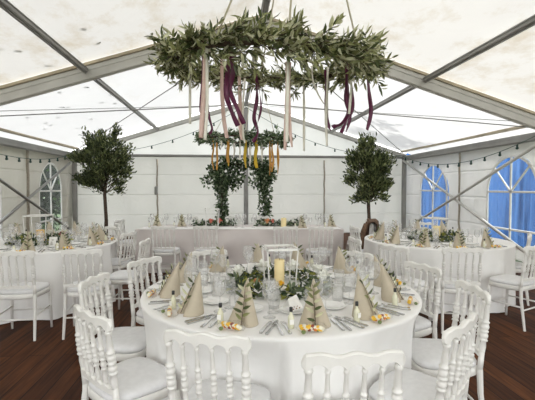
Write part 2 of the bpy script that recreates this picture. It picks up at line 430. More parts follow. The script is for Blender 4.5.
for sd,nm in((-1,'left'),(1,'right')):
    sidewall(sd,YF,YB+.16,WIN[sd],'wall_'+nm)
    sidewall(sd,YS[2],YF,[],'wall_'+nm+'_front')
    for c,h in WIN[sd]: window(k,sd,c,h); k+=1
# back wall + gable
mb=MB(); nx,nz=70,12; vs=[]
for i in range(nx+1):
    for j in range(nz+1):
        x=XL-.1+(XR-XL+.2)*i/nx; z=(EZ-.10)*j/nz
        vs.append((x,YB+.14+.02*sin(x*4.3+z)+.014*sin(x*9.7-z*1.7)+.012*sin(z*3+x*.6),z))
mb.add(vs,[(i*(nz+1)+j,(i+1)*(nz+1)+j,(i+1)*(nz+1)+j+1,i*(nz+1)+j+1) for i in range(nx) for j in range(nz)],0,True)
struct(mb.obj('wall_back',M['wall']))
mb=MB(); vs=[]
for i in range(nx+1):
    for j in range(9):
        x=XL-.1+(XR-XL+.2)*i/nx; z0=EZ-.10; z1=max(rz_(x)+.03,z0+.001); z=z0+(z1-z0)*j/8
        vs.append((x,YB+.10+.015*sin(x*3.3+z*2)+.01*sin(x*7+z*3),z))
mb.add(vs,[(i*9+j,(i+1)*9+j,(i+1)*9+j+1,i*9+j+1) for i in range(nx) for j in range(8)],0,True)
struct(mb.obj('wall_gable',M['gable']))
# lacing straps down the wall joints
def strapx(n,p,q,w,buckle=False):
    mb=MB(); P=Vector(p); Q=Vector(q); k=12
    pts=[P.lerp(Q,i/k)+Vector((R_.uniform(-.012,.012),R_.uniform(-.012,.012),0)) for i in range(k+1)]
    mb.tube(pts,w/2,6)
    o=struct(mb.obj('trim_%d'%n,M['strap']))
    if buckle: MB().box((P.x-.03,P.y-.05,1.38),(.10,.06,.26),0,bev=.02).obj('strap_buckle',M['alu'],o)
strapx(3,(-2.20,YB+.07,2.34),(-2.20,YB+.07,0),.05,True); strapx(4,(3.05,YB+.07,2.34),(3.05,YB+.07,0),.05)
strapx(5,(XL-.04,9.72,2.36),(XL-.04,9.66,0),.07); strapx(6,(XR+.04,9.34,2.36),(XR+.04,9.34,0),.055)

# ---------------------------------------------------------------- chair (white ballroom chair with turned spindles)
def spindle(mb,p,q,k=1.,n=10):
    T=[(0,.0095),(.05,.012),(.075,.0085),(.30,.0108),(.345,.0098),(.36,.0145),(.385,.0145),(.40,.0098),(.43,.0135),(.465,.0150),(.50,.0135),(.525,.0098),(.54,.0148),(.565,.0148),(.58,.0098),
       (.61,.0135),(.645,.0152),(.68,.0135),(.70,.0098),(.715,.0148),(.74,.0148),(.755,.0095),(.85,.0120),(.95,.0105),(1,.0095)]
    p,q=Vector(p),Vector(q)
    mb.tube([p.lerp(q,t) for t,_ in T],[r*k for _,r in T],n)
SW=.170; SP=[-SW+2*SW*i/5 for i in range(6)]
def railcurve(x): return -.228-.020*(1-(x/SW)**2)
def make_chair(label):
    t=thing('ballroom_chair',label,'chair',group='white ballroom chairs')
    def outline(k,z,n=40):
        o=[]
        for i in range(n):
            a=2*pi*i/n; c,s=cos(a),sin(a); e=.5
            x=abs(c)**e*(1 if c>0 else -1); y=abs(s)**e*(1 if s>0 else -1)
            o.append(((.198+.018*y)*x*k,.188*y*k-.020,z))
        return o
    MB().rings([outline(.96,.395),outline(1,.402),outline(1,.436),outline(.97,.444)]).obj('seat_frame',M['paint'],t)
    MB().rings([outline(.955,.4445),outline(.985,.455),outline(.985,.466),outline(.95,.478),outline(.80,.487),outline(.5,.491),outline(.2,.493)]).obj('seat_cushion',M['cushion'],t)
    # crest rail with scalloped under-edge
    n=80; fr=[]; w=.196
    for i in range(n+1):
        x=-w+2*w*i/n; u=abs(x)/w
        zt=.868+.006*cos(x/w*3*pi)*(1-u**4)+.004*(1-u)
        if u>.9: zt-=.030*((u-.9)/.1)**2.2
        if abs(x)<=SW:
            q=(x+SW)/(2*SW)*5; q-=math.floor(min(q,4.9999)); zb=.803+.028*max(0,sin(pi*q))**.55
        else: zb=.803+.018*((abs(x)-SW)/(w-SW))**2
        y=railcurve(x); th_=.0135*(1 if u<.93 else max(.45,1-(u-.93)/.07*.5))
        fr.append([(x,y+th_,zb+.003),(x,y+th_,zt-.006),(x,y+th_*.5,zt),(x,y-th_*.5,zt),(x,y-th_,zt-.006),(x,y-th_,zb+.003),(x,y,zb-.002)])
    MB().rings(fr,0,False).obj('crest_rail',M['paint'],t)
    fr=[]
    for i in range(n+1):
        x=-SW+2*SW*i/n; q=(x+SW)/(2*SW)*5; q-=math.floor(min(q,4.9999)); zt=.548-.020*max(0,sin(pi*q))**.6
        y=-.197-.014*(1-(x/SW)**2)
        fr.append([(x,y+.011,.503),(x,y+.011,zt-.003),(x,y,zt),(x,y-.011,zt-.003),(x,y-.011,.503),(x,y,.499)])
    MB().rings(fr,0,False).obj('lower_back_rail',M['paint'],t)
    for x in SP[1:5]:
        mb=MB(); spindle(mb,(x,railcurve(x),.815),(x,-.197-.014*(1-(x/SW)**2),.535)); mb.obj('spindle',M['paint'],t)
    for s in(-1,1):
        mb=MB(); spindle(mb,(s*SW,-.228,.815),(s*SW,-.197,.53),1.45); mb.tube([(s*SW,-.197,.54),(s*SW,-.186,.43)],[.015,.016],10); mb.obj('back_post',M['paint'],t)
        MB().tube([(s*SW,-.186,.44),(s*(SW+.002),-.192,.30),(s*(SW+.010),-.235,0)],[.0175,.0165,.0125],8,sm=False).obj('leg',M['paint'],t)
        MB().tube([(s*.183,.130,.40),(s*.184,.133,.36),(s*.184,.134,.35),(s*.186,.137,.30),(s*.192,.150,0)],[.0185,.0185,.021,.0165,.0115],10).obj('leg',M['paint'],t)
        MB().tube([(s*.186,.139,.235),(s*.182,-.203,.235)],.0085,8).obj('stretcher',M['paint'],t)
    MB().tube([(-.188,.142,.20),(.188,.142,.20)],.0085,8).obj('stretcher',M['paint'],t)
    MB().tube([(-.184,-.205,.20),(.184,-.205,.20)],.0085,8).obj('stretcher',M['paint'],t)
    learn(t)
    return t
CHAIRS=[]  # (origin x, y, facing)
chair0=None
def chair(rail_xy,face,label):
    """rail_xy: where the middle of the crest rail stands; face: the way the sitter would look"""
    global chair0
    f=Vector((face[0],face[1])).normalized(); x,y=rail_xy[0]+f.x*.235,rail_xy[1]+f.y*.235; rz=atan2(-f.x,f.y)
    if chair0 is None:
        chair0=make_chair(label); o=chair0; o.location=(x,y,0); o.rotation_euler=(0,0,rz)
    else: o=dup(chair0,(x,y,0),rz,label)
    CHAIRS.append((x,y,f.x,f.y)); return o
TM=Vector((.36,2.79)); TL=Vector((-2.46,5.40)); TR=Vector((2.85,5.22)); RT=.955
def at(T,ang,r): a=radians(ang); return (T.x+r*cos(a),T.y+r*sin(a))
mainlab='white spindle-back chair at %s of the front round table'
chair((-.10,1.63),(.34,.94),mainlab%'seven o\'clock'+', its back to us')
chair((.456,1.385),(.0,1),mainlab%'six o\'clock'+', only its upper back showing')
chair((-.675,1.975),(.74,.68),mainlab%'eight o\'clock'+', fully in view')
chair((-.905,2.72),(.97,-.16),mainlab%'nine o\'clock'+', behind the eight o\'clock one')
chair((-.71,3.38),(.84,-.54),mainlab%'ten o\'clock'+', before the wooden floor strip')
chair((-.20,3.78),(.42,-.90),mainlab%'eleven o\'clock'+', half hidden by tall glasses')
chair((1.17,3.58),(-.70,-.62),mainlab%'two o\'clock'+', behind the standing napkins')
chair((1.50,2.92),(-.93,-.28),mainlab%'three o\'clock'+', turned slightly to us')
chair((1.48,2.25),(-1,.10),mainlab%'four o\'clock'+', on bare dark floor')
chair((1.05,1.67),(-.64,.77),mainlab%'five o\'clock'+', cut by the lower edge')
# left table
chair((-2.04,3.935),(-.05,1),'white spindle-back chair before the left round table, cut by the picture edge')
chair((-1.42,3.965),(-.08,1),'white spindle-back chair before the left round table, second from the picture edge')
chair((-.96,4.66),(-1,.08),'white spindle-back chair pulled out sideways on the right of the left round table')
chair((-1.33,5.44),(-.95,.30),'white chair at three o\'clock of the left round table, behind the pulled-out one')
chair((-1.76,6.20),(-.65,-.75),'white chair behind the left round table beside the olive tree trunk')
chair((-1.83,6.72),(-.9,-.4),'white chair seen edge on between the left round table and the head table')
# right table
chair((1.675,3.91),(.87,.49),'white spindle-back chair on the left front of the right round table, turned right')
chair((2.31,3.70),(.26,.97),'white spindle-back chair square before the right round table, its back to us')
chair((3.17,3.80),(-.42,.90),'white spindle-back chair before the right round table, cut by the picture edge')
chair((1.48,4.57),(1,.05),'small-looking white chair on the left of the right round table, turned right')
chair((1.92,5.92),(.93,.05),'white chair behind the right round table beside the jacketed chair')
jch=chair((2.44,6.50),(.90,-.42),'white chair behind the right round table with a brown jacket over it')
chair((3.82,4.68),(-.75,.60),'white chair at the right end of the right round table before the blue window')
chair((3.30,6.48),(-.1,-1),'white chair at the far side of the right round table')
# head table
HW,HD=1.80,.45; HC_=Vector((.22,7.24)); HA=radians(-5.4)
def hp(u,v): return (HC_.x+u*cos(HA)-v*sin(HA),HC_.y+u*sin(HA)+v*cos(HA))
def hd(u,v): return (u*cos(HA)-v*sin(HA),u*sin(HA)+v*cos(HA))
for (x,y),l in (((-1.03,6.28),'first'),((-.37,6.22),'second'),((.86,5.98),'third'),((1.40,5.92),'fourth')):
    chair((x,y),hd(0,1),'white chair with its back to us, %s from the left along the head table'%l)
chair(hp(-2.30,.16),hd(1,-.1),'white chair at the left end of the head table')
chair(hp(2.38,.05),hd(-1,-.1),'white chair at the right end of the head table near the right olive tree')
for u,l in ((-1.15,'left of the flower arch'),(-.20,'inside the flower arch, left one'),(.34,'inside the flower arch, right one'),(1.15,'right of the flower arch')):
    chair(hp(u,.955),hd(0,-1),'white chair behind the head table facing us, '+l)

# ---------------------------------------------------------------- tablecloths
ZT=.75
def roundcloth(T,label,seed):
    rr=random.Random(seed); n=220
    ph=[rr.uniform(0,2*pi) for _ in range(5)]
    lim=[9.]*n
    for i in range(n):
        a=2*pi*i/n; r=.25
        while r<1.3:
            px,py=T.x+r*cos(a),T.y+r*sin(a); hit=False
            for cx,cy,fx,fy in CHAIRS:
                dx,dy=px-cx,py-cy; v=dx*fx+dy*fy; u=dx*fy-dy*fx
                if abs(u)<.222 and -.25<v<.178: hit=True; break
            if hit: break
            r+=.01
        lim[i]=r-.022
    sm=[]
    for i in range(n):
        m=[lim[(i+d)%n] for d in range(-1,2)]; sm.append(min(m))
    rings=[]
    def fold(a): return .5*sin(9*a+ph[0]+.6*sin(2*a+ph[1]))+.3*sin(15*a+ph[2]+.5*sin(3*a))+.2*sin(23*a+ph[3])
    for k in(.25,.55,.85,.97): rings.append([(RT*k*cos(2*pi*i/n),RT*k*sin(2*pi*i/n),ZT) for i in range(n)])
    zs=[.748,.742,.73,.70,.64,.57,.51,.46,.38,.28,.18,.09,.012]
    for z in zs:
        d=(ZT-z)/ZT; ring=[]
        for i in range(n):
            a=2*pi*i/n; r=RT*(1-.02*d**.5)+fold(a)*.085*d**.8+.012*d
            if z>.746: r=RT*.994
            if z<.735:
                w=min(1,max(0,(.735-z)/.19)); q=min(r,max(.3,sm[i]+.012*sin(31*a)*d)); r=r*(1-w)+q*w
            ring.append((r*cos(a),r*sin(a),z))
        rings.append(ring)
    mb=MB().rings(rings,0,True,True,False)
    return tag(mb.obj('tablecloth',M['cloth'],None,(T.x,T.y,0)),label,'tablecloth')
roundcloth(TM,'white floor-length cloth on the big round table in front',3)
roundcloth(TL,'white floor-length cloth on the round table under the left tent wall',5)
roundcloth(TR,'white floor-length cloth on the round table by the blue windows',8)
def headcloth():
    n=260; hw,hd_=HW,HD; per=[]; segs=[(-hw,-hd_,hw,-hd_),(hw,-hd_,hw,hd_),(hw,hd_,-hw,hd_),(-hw,hd_,-hw,-hd_)]
    tot=sum(math.hypot(b-d,a-c) for a,b,c,d in segs)
    for a,b,c,d in segs:
        k=max(4,int(n*math.hypot(c-a,d-b)/tot))
        for i in range(k): t=i/k; per.append((a+(c-a)*t,b+(d-b)*t))
    rings=[]
    for k in(.3,.9,.985): rings.append([(x*k,y*k,ZT) for x,y in per])
    for z in(.748,.738,.71,.67,.62,.57,.51,.45,.39,.33,.27,.21,.15,.09,.04,.012):
        d=(ZT-z)/ZT; ring=[]
        for x,y in per:
            s=x+y*1.7
            # swags gathered at a few points along the edge, so the folds slant
            ph=1.25*x; sw=abs(((ph+.3)%2)-1)
            tri=lambda q: 2*abs((q/pi)%2-1)-1
            o=(.6*tri(9*(s+1.9*d*(sw-.5)))+.5*tri(15*s+13*d*(sw-.5)+1)+.3*sin(4.3*x+7*d))*.060*d**.55+.03*d
            nx=1 if x>=hw*.999 else(-1 if x<=-hw*.999 else 0); ny=1 if y>=hd_*.999 else(-1 if y<=-hd_*.999 else 0)
            l=max(1,math.hypot(nx,ny)); ring.append((x+nx/l*o,y+ny/l*o,z))
        rings.append(ring)
    tag(MB().rings(rings,0,True,True,False).obj('tablecloth',M['cloth_shade_tint'],None,(HC_.x,HC_.y,0),HA),'white cloth tinted greyish rose for shade, draped on the long head table','tablecloth')
    mb=MB(); vs=[]; k=40
    for i in range(k+1):
        x=-HW+.04+(2*HW-.08)*i/k; vs+= [(x,-HD+.002+.008*sin(x*3),ZT+.004),(x,-HD+.40+.01*sin(x*4),ZT+.004)]
    mb.add(vs,[(2*i,2*i+2,2*i+3,2*i+1) for i in range(k)],0,True)
    mb.add([(a,b,c-.003) for a,b,c in vs],[(2*i,2*i+1,2*i+3,2*i+2) for i in range(k)],0,True)
    tag(mb.obj('table_runner',M['runner'],None,(HC_.x,HC_.y,0),HA),'white runner laid along the near edge of the head table','runner')
headcloth()

# ---------------------------------------------------------------- tableware masters
def m_glass(h,rb,bowl,rim):
    # foot, stem, bowl: outer then inner skin
    s=h*.42
    p=[(.002,0),(rb,0),(rb,.003),(rb*.5,.006),(.006,.012),(.0042,.02),(.0038,s*.8),(.0055,s),(bowl*.55,s+(h-s)*.10),(bowl*.9,s+(h-s)*.28),(bowl,s+(h-s)*.45),(bowl*.97,s+(h-s)*.65),(rim,h),
       (rim-.0012,h),(bowl*.95,s+(h-s)*.65),(bowl*.97,s+(h-s)*.46),(bowl*.85,s+(h-s)*.29),(bowl*.4,s+(h-s)*.1),(.001,s+(h-s)*.07)]
    return MB().lathe(p,18,0,None,True,(True,True)).mesh('wine_glass',M['glass'])
G_BIG=m_glass(.215,.036,.043,.033); G_MID=m_glass(.180,.033,.036,.029)
G_WAT=MB().lathe([(.001,0),(.031,0),(.034,.01),(.037,.05),(.038,.10),(.0365,.10),(.0355,.05),(.032,.014),(.001,.012)],18).mesh('water_tumbler',M['glass'])
def plate_mesh(r=.085):
    return MB().lathe([(.001,0),(r*.6,0),(r*.68,.004),(r*.97,.012),(r,.0135),(r,.016),(r*.96,.0155),(r*.66,.0075),(r*.6,.0045),(.001,.004)],36).mesh('side_plate',M['china'])
PLATE=plate_mesh()
def knife_mesh(L=.22):
    mb=MB(); a=[]; W=[(0,.006,.0035),(.02,.0075,.004),(.45,.006,.004),(.50,.0045,.0035),(.53,.0085,.0012),(.75,.010,.001),(.93,.0095,.001),(1,.002,.0008)]
    mb.rings([[(-w,t*L,.0045-h),(w,t*L,.0045-h),(w,t*L,.0045+h),(-w,t*L,.0045+h)] for t,w,h in W],0,False); return mb.mesh('table_knife',M['steel'])
def fork_mesh(L=.20):
    mb=MB(); W=[(0,.0075,.002,.004),(.03,.0085,.0022,.004),(.25,.006,.002,.004),(.5,.004,.0022,.006),(.66,.0035,.0018,.008),(.70,.009,.0012,.009),(.76,.0125,.001,.0095)]
    mb.rings([[(-w,t*L,z-h),(w,t*L,z-h),(w,t*L,z+h),(-w,t*L,z+h)] for t,w,h,z in W],0,False)
    for k in range(4):
        x=-.0108+.0072*k; mb.tube([(x,.755*L,.0095),(x,.9*L,.008),(x*.95,L,.0105)],[.0020,.0018,.0008],5)
    return mb.mesh('table_fork',M['steel'])
KNIFE,KNIFE2,FORK,FORK2=knife_mesh(),knife_mesh(.185),fork_mesh(),fork_mesh(.165)
def napkin_mesh(seed):
    rr=random.Random(seed); mb=MB(); n=44; hgt=.228; w1=rr.uniform(.9,1.1)
    out=[]
    for i in range(n):
        a=2*pi*i/n; d=(a-1.5*pi+pi)%(2*pi)-pi
        r=.078*(1-.80*exp(-(d/.30)**2))*(1+.08*cos(2*a))*(w1 if d<0 else 1/w1)
        out.append((r*cos(a),r*sin(a)))
    apx=(rr.uniform(-.015,.015),.072)
    ring=[]
    for t in(0,.02,.25,.5,.75,.92,1.):
        s=1-t*.985; ring.append([(x*s+apx[0]*t,y*s+apx[1]*t,hgt*t) for x,y in out])
    mb.rings(ring,0,True)
    return mb.mesh('napkin',M['napkin'])
NAPS=[napkin_mesh(i) for i in range(4)]
def sprig_mesh(seed,n=10):
    rr=random.Random(seed); mb=MB()
    P=[Vector((.002*sin(t*3),-.060+.105*t,.012+.19*t)) for t in [i/8 for i in range(9)]]
    mb.tube([tuple(p) for p in P],[.0022-.0012*i/8 for i in range(9)],5,0)
    for k in range(n):
        t=.12+.88*k/n; p=P[0].lerp(P[-1],t); s=1 if k%2 else -1
        d=Vector((s*rr.uniform(.6,1.),rr.uniform(-.5,-.1),rr.uniform(.35,.9)))
        mb.leaf(p,d,rr.uniform(.046,.066),.0185,rr.choice((1,1,1,2,3)),(rr.uniform(-.3,.3),-1,.3),.1)
    return mb.mesh('olive_sprig',[M['bark'],M['olive1'],M['olive2'],M['olive3']])
SPRIGS=[sprig_mesh(i) for i in range(4)]
def make_bottle():
    t=link('oil_bottle',None)
    MB().lathe([(.001,0),(.015,0),(.0165,.004),(.0165,.055),(.012,.066),(.0065,.073),(.006,.088)],14).obj('flask',M['oil'],t)
    MB().lathe([(.0085,.085),(.009,.087),(.009,.106),(.007,.108)],12).obj('cap',M['cap'],t)
    MB().box((0,-.0185,.036),(.022,.0012,.026)).obj('paper_tag',M['card'],t)
    learn(t); return t
def make_packet():
    rr=random.Random(11)
    t=link('sweet_packet',None); mb=MB()
    for i in range(26):
        x=-.042+.084*((i*.381)%1); y=-.017+.034*((i*.618)%1); z=.011+.015*(i/26)
        mb.ball((x,y,z),rr.uniform(.0085,.0115),rr.choice((0,0,1,2,3,3,3,4)),7,4,(1.1,1,.85))
    mb.obj('sweets',[M['s_y'],M['s_o'],M['s_r'],M['s_w'],M['s_g']],t)
    w=MB(); ring=[]
    for x,h in((-.066,.001),(-.058,.004),(-.053,.018),(-.030,.0215),(0,.0225),(.030,.0215),(.053,.018),(.058,.004),(.066,.001)):
        ring.append([(x,(.030+.002*sin(x*90))*cos(2*pi*i/12)*(1 if h>.01 else .8),.020+h*sin(2*pi*i/12)*.9) for i in range(12)])
    w.rings(ring,0,True).obj('wrapper',M['film'],t)
    t.scale=(1.2,1.2,1.2)
    learn(t); return t
bottle0=packet0=None
CL={0:'twelve',1:'one',2:'two',3:'three',4:'four',5:'five',6:'six',7:'seven',8:'eight',9:'nine',10:'ten',11:'eleven'}
def setting(T,ang,clock,tname,full=True,cutlery=True,menu=False,rn=.775,seed=0):
    global bottle0,packet0
    rr=random.Random(seed*97+int(ang)); j=lambda s: rr.uniform(-s,s)
    where='%s o\'clock of the %s'%(CL[clock],tname)
    face=radians(ang)+pi/2          # local -y looks outwards to the guest
    def put(name,me,r,da,z,rz,label,cat,group):
        p=at(T,ang+da,r); return tag(link(name,me,None,(p[0],p[1],ZT+z),rz),label,cat,group)
    r0=face+j(.18); p=at(T,ang+j(1),rn)
    tag(link('napkin',NAPS[seed%4],None,(p[0],p[1],ZT+.001),r0),'beige napkin folded into a standing cone at '+where,'napkin','napkin cones on the '+tname)
    tag(link('olive_sprig',SPRIGS[(seed+1)%4],None,(p[0],p[1],ZT+.001),r0),'olive sprig tucked in the beige napkin at '+where,'sprig','olive sprigs on the '+tname)
    q=at(T,ang-8.4+j(.3),rn+.035)
    if bottle0 is None:
        bottle0=make_bottle(); b=bottle0; b.location=(q[0],q[1],ZT+.001); b.rotation_euler=(0,0,face)
    else: b=dup(bottle0,(q[0],q[1],ZT+.001),face)
    tag(b,'tiny black-capped oil bottle beside the napkin at '+where,'bottle','tiny oil bottles on the '+tname)
    if full:
        q=at(T,ang-1.5+j(.7),rn+.108)
        if packet0 is None:
            packet0=make_packet(); b=packet0; b.location=(q[0],q[1],ZT+.001); b.rotation_euler=(0,0,face+j(.3))
        else: b=dup(packet0,(q[0],q[1],ZT+.001),face+j(.35))
        tag(b,'clear packet of yellow and orange sweets at '+where,'sweets','sweet packets on the '+tname)
    if cutlery:
        # laid pointing at the table centre
        def cut(name,me,da,r,label):
            p=at(T,ang+da,r); dx=radians(ang); rz=dx+pi/2+j(.03)
            tag(link(name,me,None,(p[0],p[1],ZT+.001),rz),label+' at '+where,name.split('_')[1],'cutlery on the '+tname)
        cut('table_knife',KNIFE,10.6,.915,'steel dinner knife on the outer right')
        cut('table_knife',KNIFE2,8.6,.90,'shorter steel knife inside the dinner knife')
        cut('table_fork',FORK,-11.4,.915,'steel dinner fork on the outer left')
        cut('table_fork',FORK2,-9.0,.90,'shorter steel fork inside the dinner fork')
    put('side_plate',PLATE,.545,-4+j(.6),.001,0,'small white side plate with flat rim at '+where,'plate','side plates on the '+tname)
    put('wine_glass',G_BIG,.650,10.3+j(.8),.001,0,'tall stemmed wine glass, outermost of three at '+where,'glass','wine glasses on the '+tname)
    put('wine_glass',G_MID,.565,10.6+j(.8),.001,0,'shorter stemmed wine glass, middle of three at '+where,'glass','wine glasses on the '+tname)
    put('water_tumbler',G_WAT,.475,11+j(.8),.001,0,'stemless water tumbler, innermost of three at '+where,'glass','water tumblers on the '+tname)
    if menu:
        p=at(T,ang-4,.545); c=thing('menu_card','folded menu card with reddish lettering at '+where,'card',(p[0],p[1],ZT+.0185),face+.5)
        mb=MB(); mb.add([(-.05,-.03,0),(.05,-.03,0),(.035,.012,.075),(-.03,.012,.06),(.05,.05,0),(-.05,.05,0)],[(0,1,2,3),(3,2,4,5)]); mb.add([(-.05,-.028,0),(.05,-.028,0),(.035,.0135,.073),(-.03,.0135,.058)],[(3,2,1,0)])
        mb.obj('card',M['card'],c)
        mk=MB()
        for k in range(5): mk.add([(-.030+.012*k,-.0285+.006*(k%2),.004+.0085*(k%2)),(-.021+.012*k,-.0285+.006*(k%2),.004+.0085*(k%2)),(-.020+.012*k,-.0265+.006*(k%2),.0105+.0085*(k%2)),(-.029+.012*k,-.0265+.006*(k%2),.0105+.0085*(k%2))],[(0,1,2,3)])
        mk.obj('lettering',M['ink'],c)
FR,LR,RR='front round table','left round table','right round table'
for i,(a,c) in enumerate(((248,7),(275,6),(302,5),(331,4),(2,3),(38,2),(70,1),(98,0),(126,11),(157,10),(190,9),(220,8))):
    setting(TM,a,c,FR,menu=(c in(6,)),seed=i)
for i,(a,c) in enumerate(((255,7),(285,6),(315,5),(345,4),(15,3),(45,2),(75,1),(105,0),(135,11))):
    setting(TL,a,c,LR,full=c in(7,6,5,4,3),cutlery=c in(7,6,5,4,3),seed=i+1,menu=(c==5))
for i,(a,c) in enumerate(((292,5),(262,6),(232,7),(202,8),(172,9),(142,10),(112,11),(82,0),(52,1))):
    setting(TR,a,c,RR,full=c in(5,6,7,8,9),cutlery=c in(5,6,7,8,9),seed=i+2)

# ---------------------------------------------------------------- centrepieces
def cloud(mb,pts,n,size,width,mis,flat=0.,out=None):
    """leaves scattered round sample points (centre, radius)"""
    for _ in range(n):
        c,r=R_.choice(pts); v=Vector((R_.gauss(0,1),R_.gauss(0,1),R_.gauss(0,1))).normalized()
        p=Vector(c)+v*r*R_.random()**.5
        d=v+Vector((R_.gauss(0,.6),R_.gauss(0,.6),R_.gauss(0,.6)))
        if out: d+=out(p)
        d.z*=(1-flat)
        mb.leaf(p,d,size*R_.uniform(.65,1.25),width*R_.uniform(.75,1.2),R_.choice(mis))
def flower(mb,c,r,mi,n=26):
    for k in range(n):
        v=Vector((R_.gauss(0,1),R_.gauss(0,1),abs(R_.gauss(0,.9)))).normalized()
        mb.leaf(Vector(c)+v*r*.45,v,r*.75,r*.75,mi,(0,0,1),-.1)
    mb.ball(c,r*.6,mi,8,5)
def centrepiece(T,label,flowers,seed,rad=.275):
    R_.seed(seed)
    t=thing('table_garland',label,'centrepiece',(T.x,T.y,ZT+.001))
    mb=MB(); pts=[]
    for k in range(26):
        a=2*pi*k/26; pts.append(((rad*1.15*cos(a),rad*sin(a),.035),.05))
    cloud(mb,pts,820,.055,.026,(0,0,1,1,2),.3)
    for v in mb.v: pass
    mb.v=[(x,y,max(z,.002)) for x,y,z in mb.v]
    mb.obj('greenery',[M['euc1'],M['euc2'],M['euc3']],t)
    for (a,r,sz,m,l) in flowers:
        f=MB(); flower(f,((r+.035)*cos(radians(a))*1.1,(r+.035)*sin(radians(a)),.095),sz,0); o=f.obj('flower',M[m],t); o['label']=l
W_='white blossom'
centrepiece(TM,'ring of green leaves and white flowers round the lantern on the front table',
   [(110,.24,.06,'petal',W_),(20,.26,.055,'petal',W_),(65,.25,.055,'petal',W_),(160,.25,.05,'petal',W_),(345,.25,.04,'petal',W_),(230,.22,.022,'peach','orange blossom'),(-30,.25,.03,'petal',W_),(265,.23,.02,'s_y','yellow blossom')],31)
centrepiece(TL,'ring of dark leaves with a red rose on the left round table',
   [(5,.22,.05,'red','dark red rose'),(200,.24,.035,'petal',W_),(290,.24,.03,'petal',W_),(90,.24,.045,'petal',W_)],32)
centrepiece(TR,'ring of dark green leaves on the round table by the blue windows',
   [(200,.24,.035,'petal',W_),(330,.24,.03,'petal',W_),(90,.24,.045,'petal',W_),(265,.22,.03,'euc3','lime green blossom')],33)
def lantern(p,rz,w,h,label):
    t=thing('candle_lantern',label,'lantern',p,rz); a=w/2; b=.0055; q=a*.86
    mb=MB()
    for sx in(-1,1):
        for sy in(-1,1): mb.tube([(sx*q,sy*q,.006),(sx*a,sy*a,h)],b,6)
    for z,k in((.008,q),(h-.006,a)):
        for s in(-1,1): mb.box((0,s*k,z),(2*k+.014,.014,.014)); mb.box((s*k,0,z),(.014,2*k+.014,.014))
    mb.obj('frame',M['paint'],t)
    MB().box((0,0,.012),(2*q,2*q,.006)).obj('base',M['paint'],t)
def candle(p,r,h,m,label):
    t=thing('pillar_candle',label,'candle',p)
    MB().lathe([(.002,0),(r*.97,0),(r,.004),(r,h-.006),(r*.93,h),(r*.75,h-.006),(.002,h-.010)],24).obj('wax',M[m],t)
    MB().tube([(0,0,h-.012),(.001,0,h+.008),(.004,0,h+.014)],.0016,5).obj('wick',M['wick'],t)
z0=ZT+.002
lantern((TM.x+.0,TM.y+.0,z0),.08,.215,.295,'white open-framed lantern holding a candle on the front round table')
candle((TM.x+.0,TM.y+.02,z0+.016),.037,.185,'candle','thick yellow candle in the lantern on the front round table')
lantern((TL.x-.02,TL.y+.02,z0),.1,.27,.36,'white open-framed lantern on the left round table')
candle((TL.x+.0,TL.y+.02,z0+.016),.05,.15,'candle2','amber pillar candle in the lantern on the left round table')
lantern((TR.x+.0,TR.y+.0,z0),.1,.24,.30,'white open-framed lantern on the right round table')
candle((TR.x+.02,TR.y+.0,z0+.016),.05,.17,'candle','yellow pillar candle in the lantern on the right round table')
def tablecard(p,rz,w,h,label):
    t=thing('table_card',label,'card',p,rz)
    mb=MB(); mb.add([(-w/2,-.03,0),(w/2,-.03,0),(w/2,0,h),(-w/2,0,h),(w/2,.03,0),(-w/2,.03,0)],[(0,1,2,3),(3,2,4,5),(0,3,5),(1,4,2)])
    mb.obj('card',M['card'],t)
    mk=MB()
    for k in range(3):
        y0=-.0265+.007*k; zz=h*(.2+.22*k)
        yy=-.03+.03*zz/h-.001; yy2=-.03+.03*(zz+h*.06)/h-.001; ww=w*(.28-.05*k)
        mk.add([(-ww,yy,zz),(ww,yy,zz),(ww,yy2,zz+h*.06),(-ww,yy2,zz+h*.06)],[(0,1,2,3)])
    mk.obj('lettering',M['ink2'],t)
p=at(TL,314,.435); tablecard((p[0],p[1],z0),.15,.09,.11,'white table card with dark lettering on the left round table')
p=at(TM,112,.40); tablecard((p[0],p[1],z0),-.1,.12,.11,'white table card behind the glasses on the front round table')

# head table dressing
R_.seed(77)
def headgar(x0,x1,label,fl):
    t=thing('table_garland',label,'garland',(*hp((x0+x1)/2,.16),ZT+.003),HA); h=(x1-x0)/2
    mb=MB(); pts=[((-h+2*h*k/14,.03*sin(k*1.7),.045),.065) for k in range(15)]
    cloud(mb,pts,520,.06,.028,(0,0,1,2),.2); mb.v=[(x,y,max(z,.002)) for x,y,z in mb.v]
    mb.obj('greenery',[M['ivy1'],M['ivy2'],M['ivy3']],t)
    for x,m,r,l in fl:
        f=MB(); flower(f,(x,-.05,.085),r,0); o=f.obj('flower',M[m],t); o['label']=l
headgar(-.86,-.16,'leaf garland with coral roses under the left foot of the flower arch',[(-.06,'rose',.055,'coral rose'),(.10,'rose',.055,'coral rose'),(-.28,'petal',.05,W_),(.24,'petal',.04,W_)])
headgar(.30,1.10,'leaf garland with peach roses under the right foot of the flower arch',[(-.22,'peach',.055,'peach rose'),(-.12,'rose',.045,'coral rose'),(.12,'petal',.05,W_),(.26,'petal',.04,W_)])
candle((*hp(.78,.0),ZT+.003),.05,.16,'candle','yellow pillar candle on the head table by the peach roses')
lantern((*hp(-.50,-.24),ZT+.006),.1,.24,.34,'white open-framed lantern on the head table by the coral roses')
k=0
for x in(-1.66,-1.44,-1.22,-1.02,-.06,.06,.20,1.20,1.38,1.56):
    for y,me,nm in((-.16,G_MID,'wine_glass'),(.26,G_BIG,'wine_glass')):
        dx=R_.uniform(-.05,.05)
        tag(link(nm,me,None,(*hp(x+dx,y),ZT+.006),0),'stemmed glass in the rows of glasses along the head table','glass','glasses on the head table')
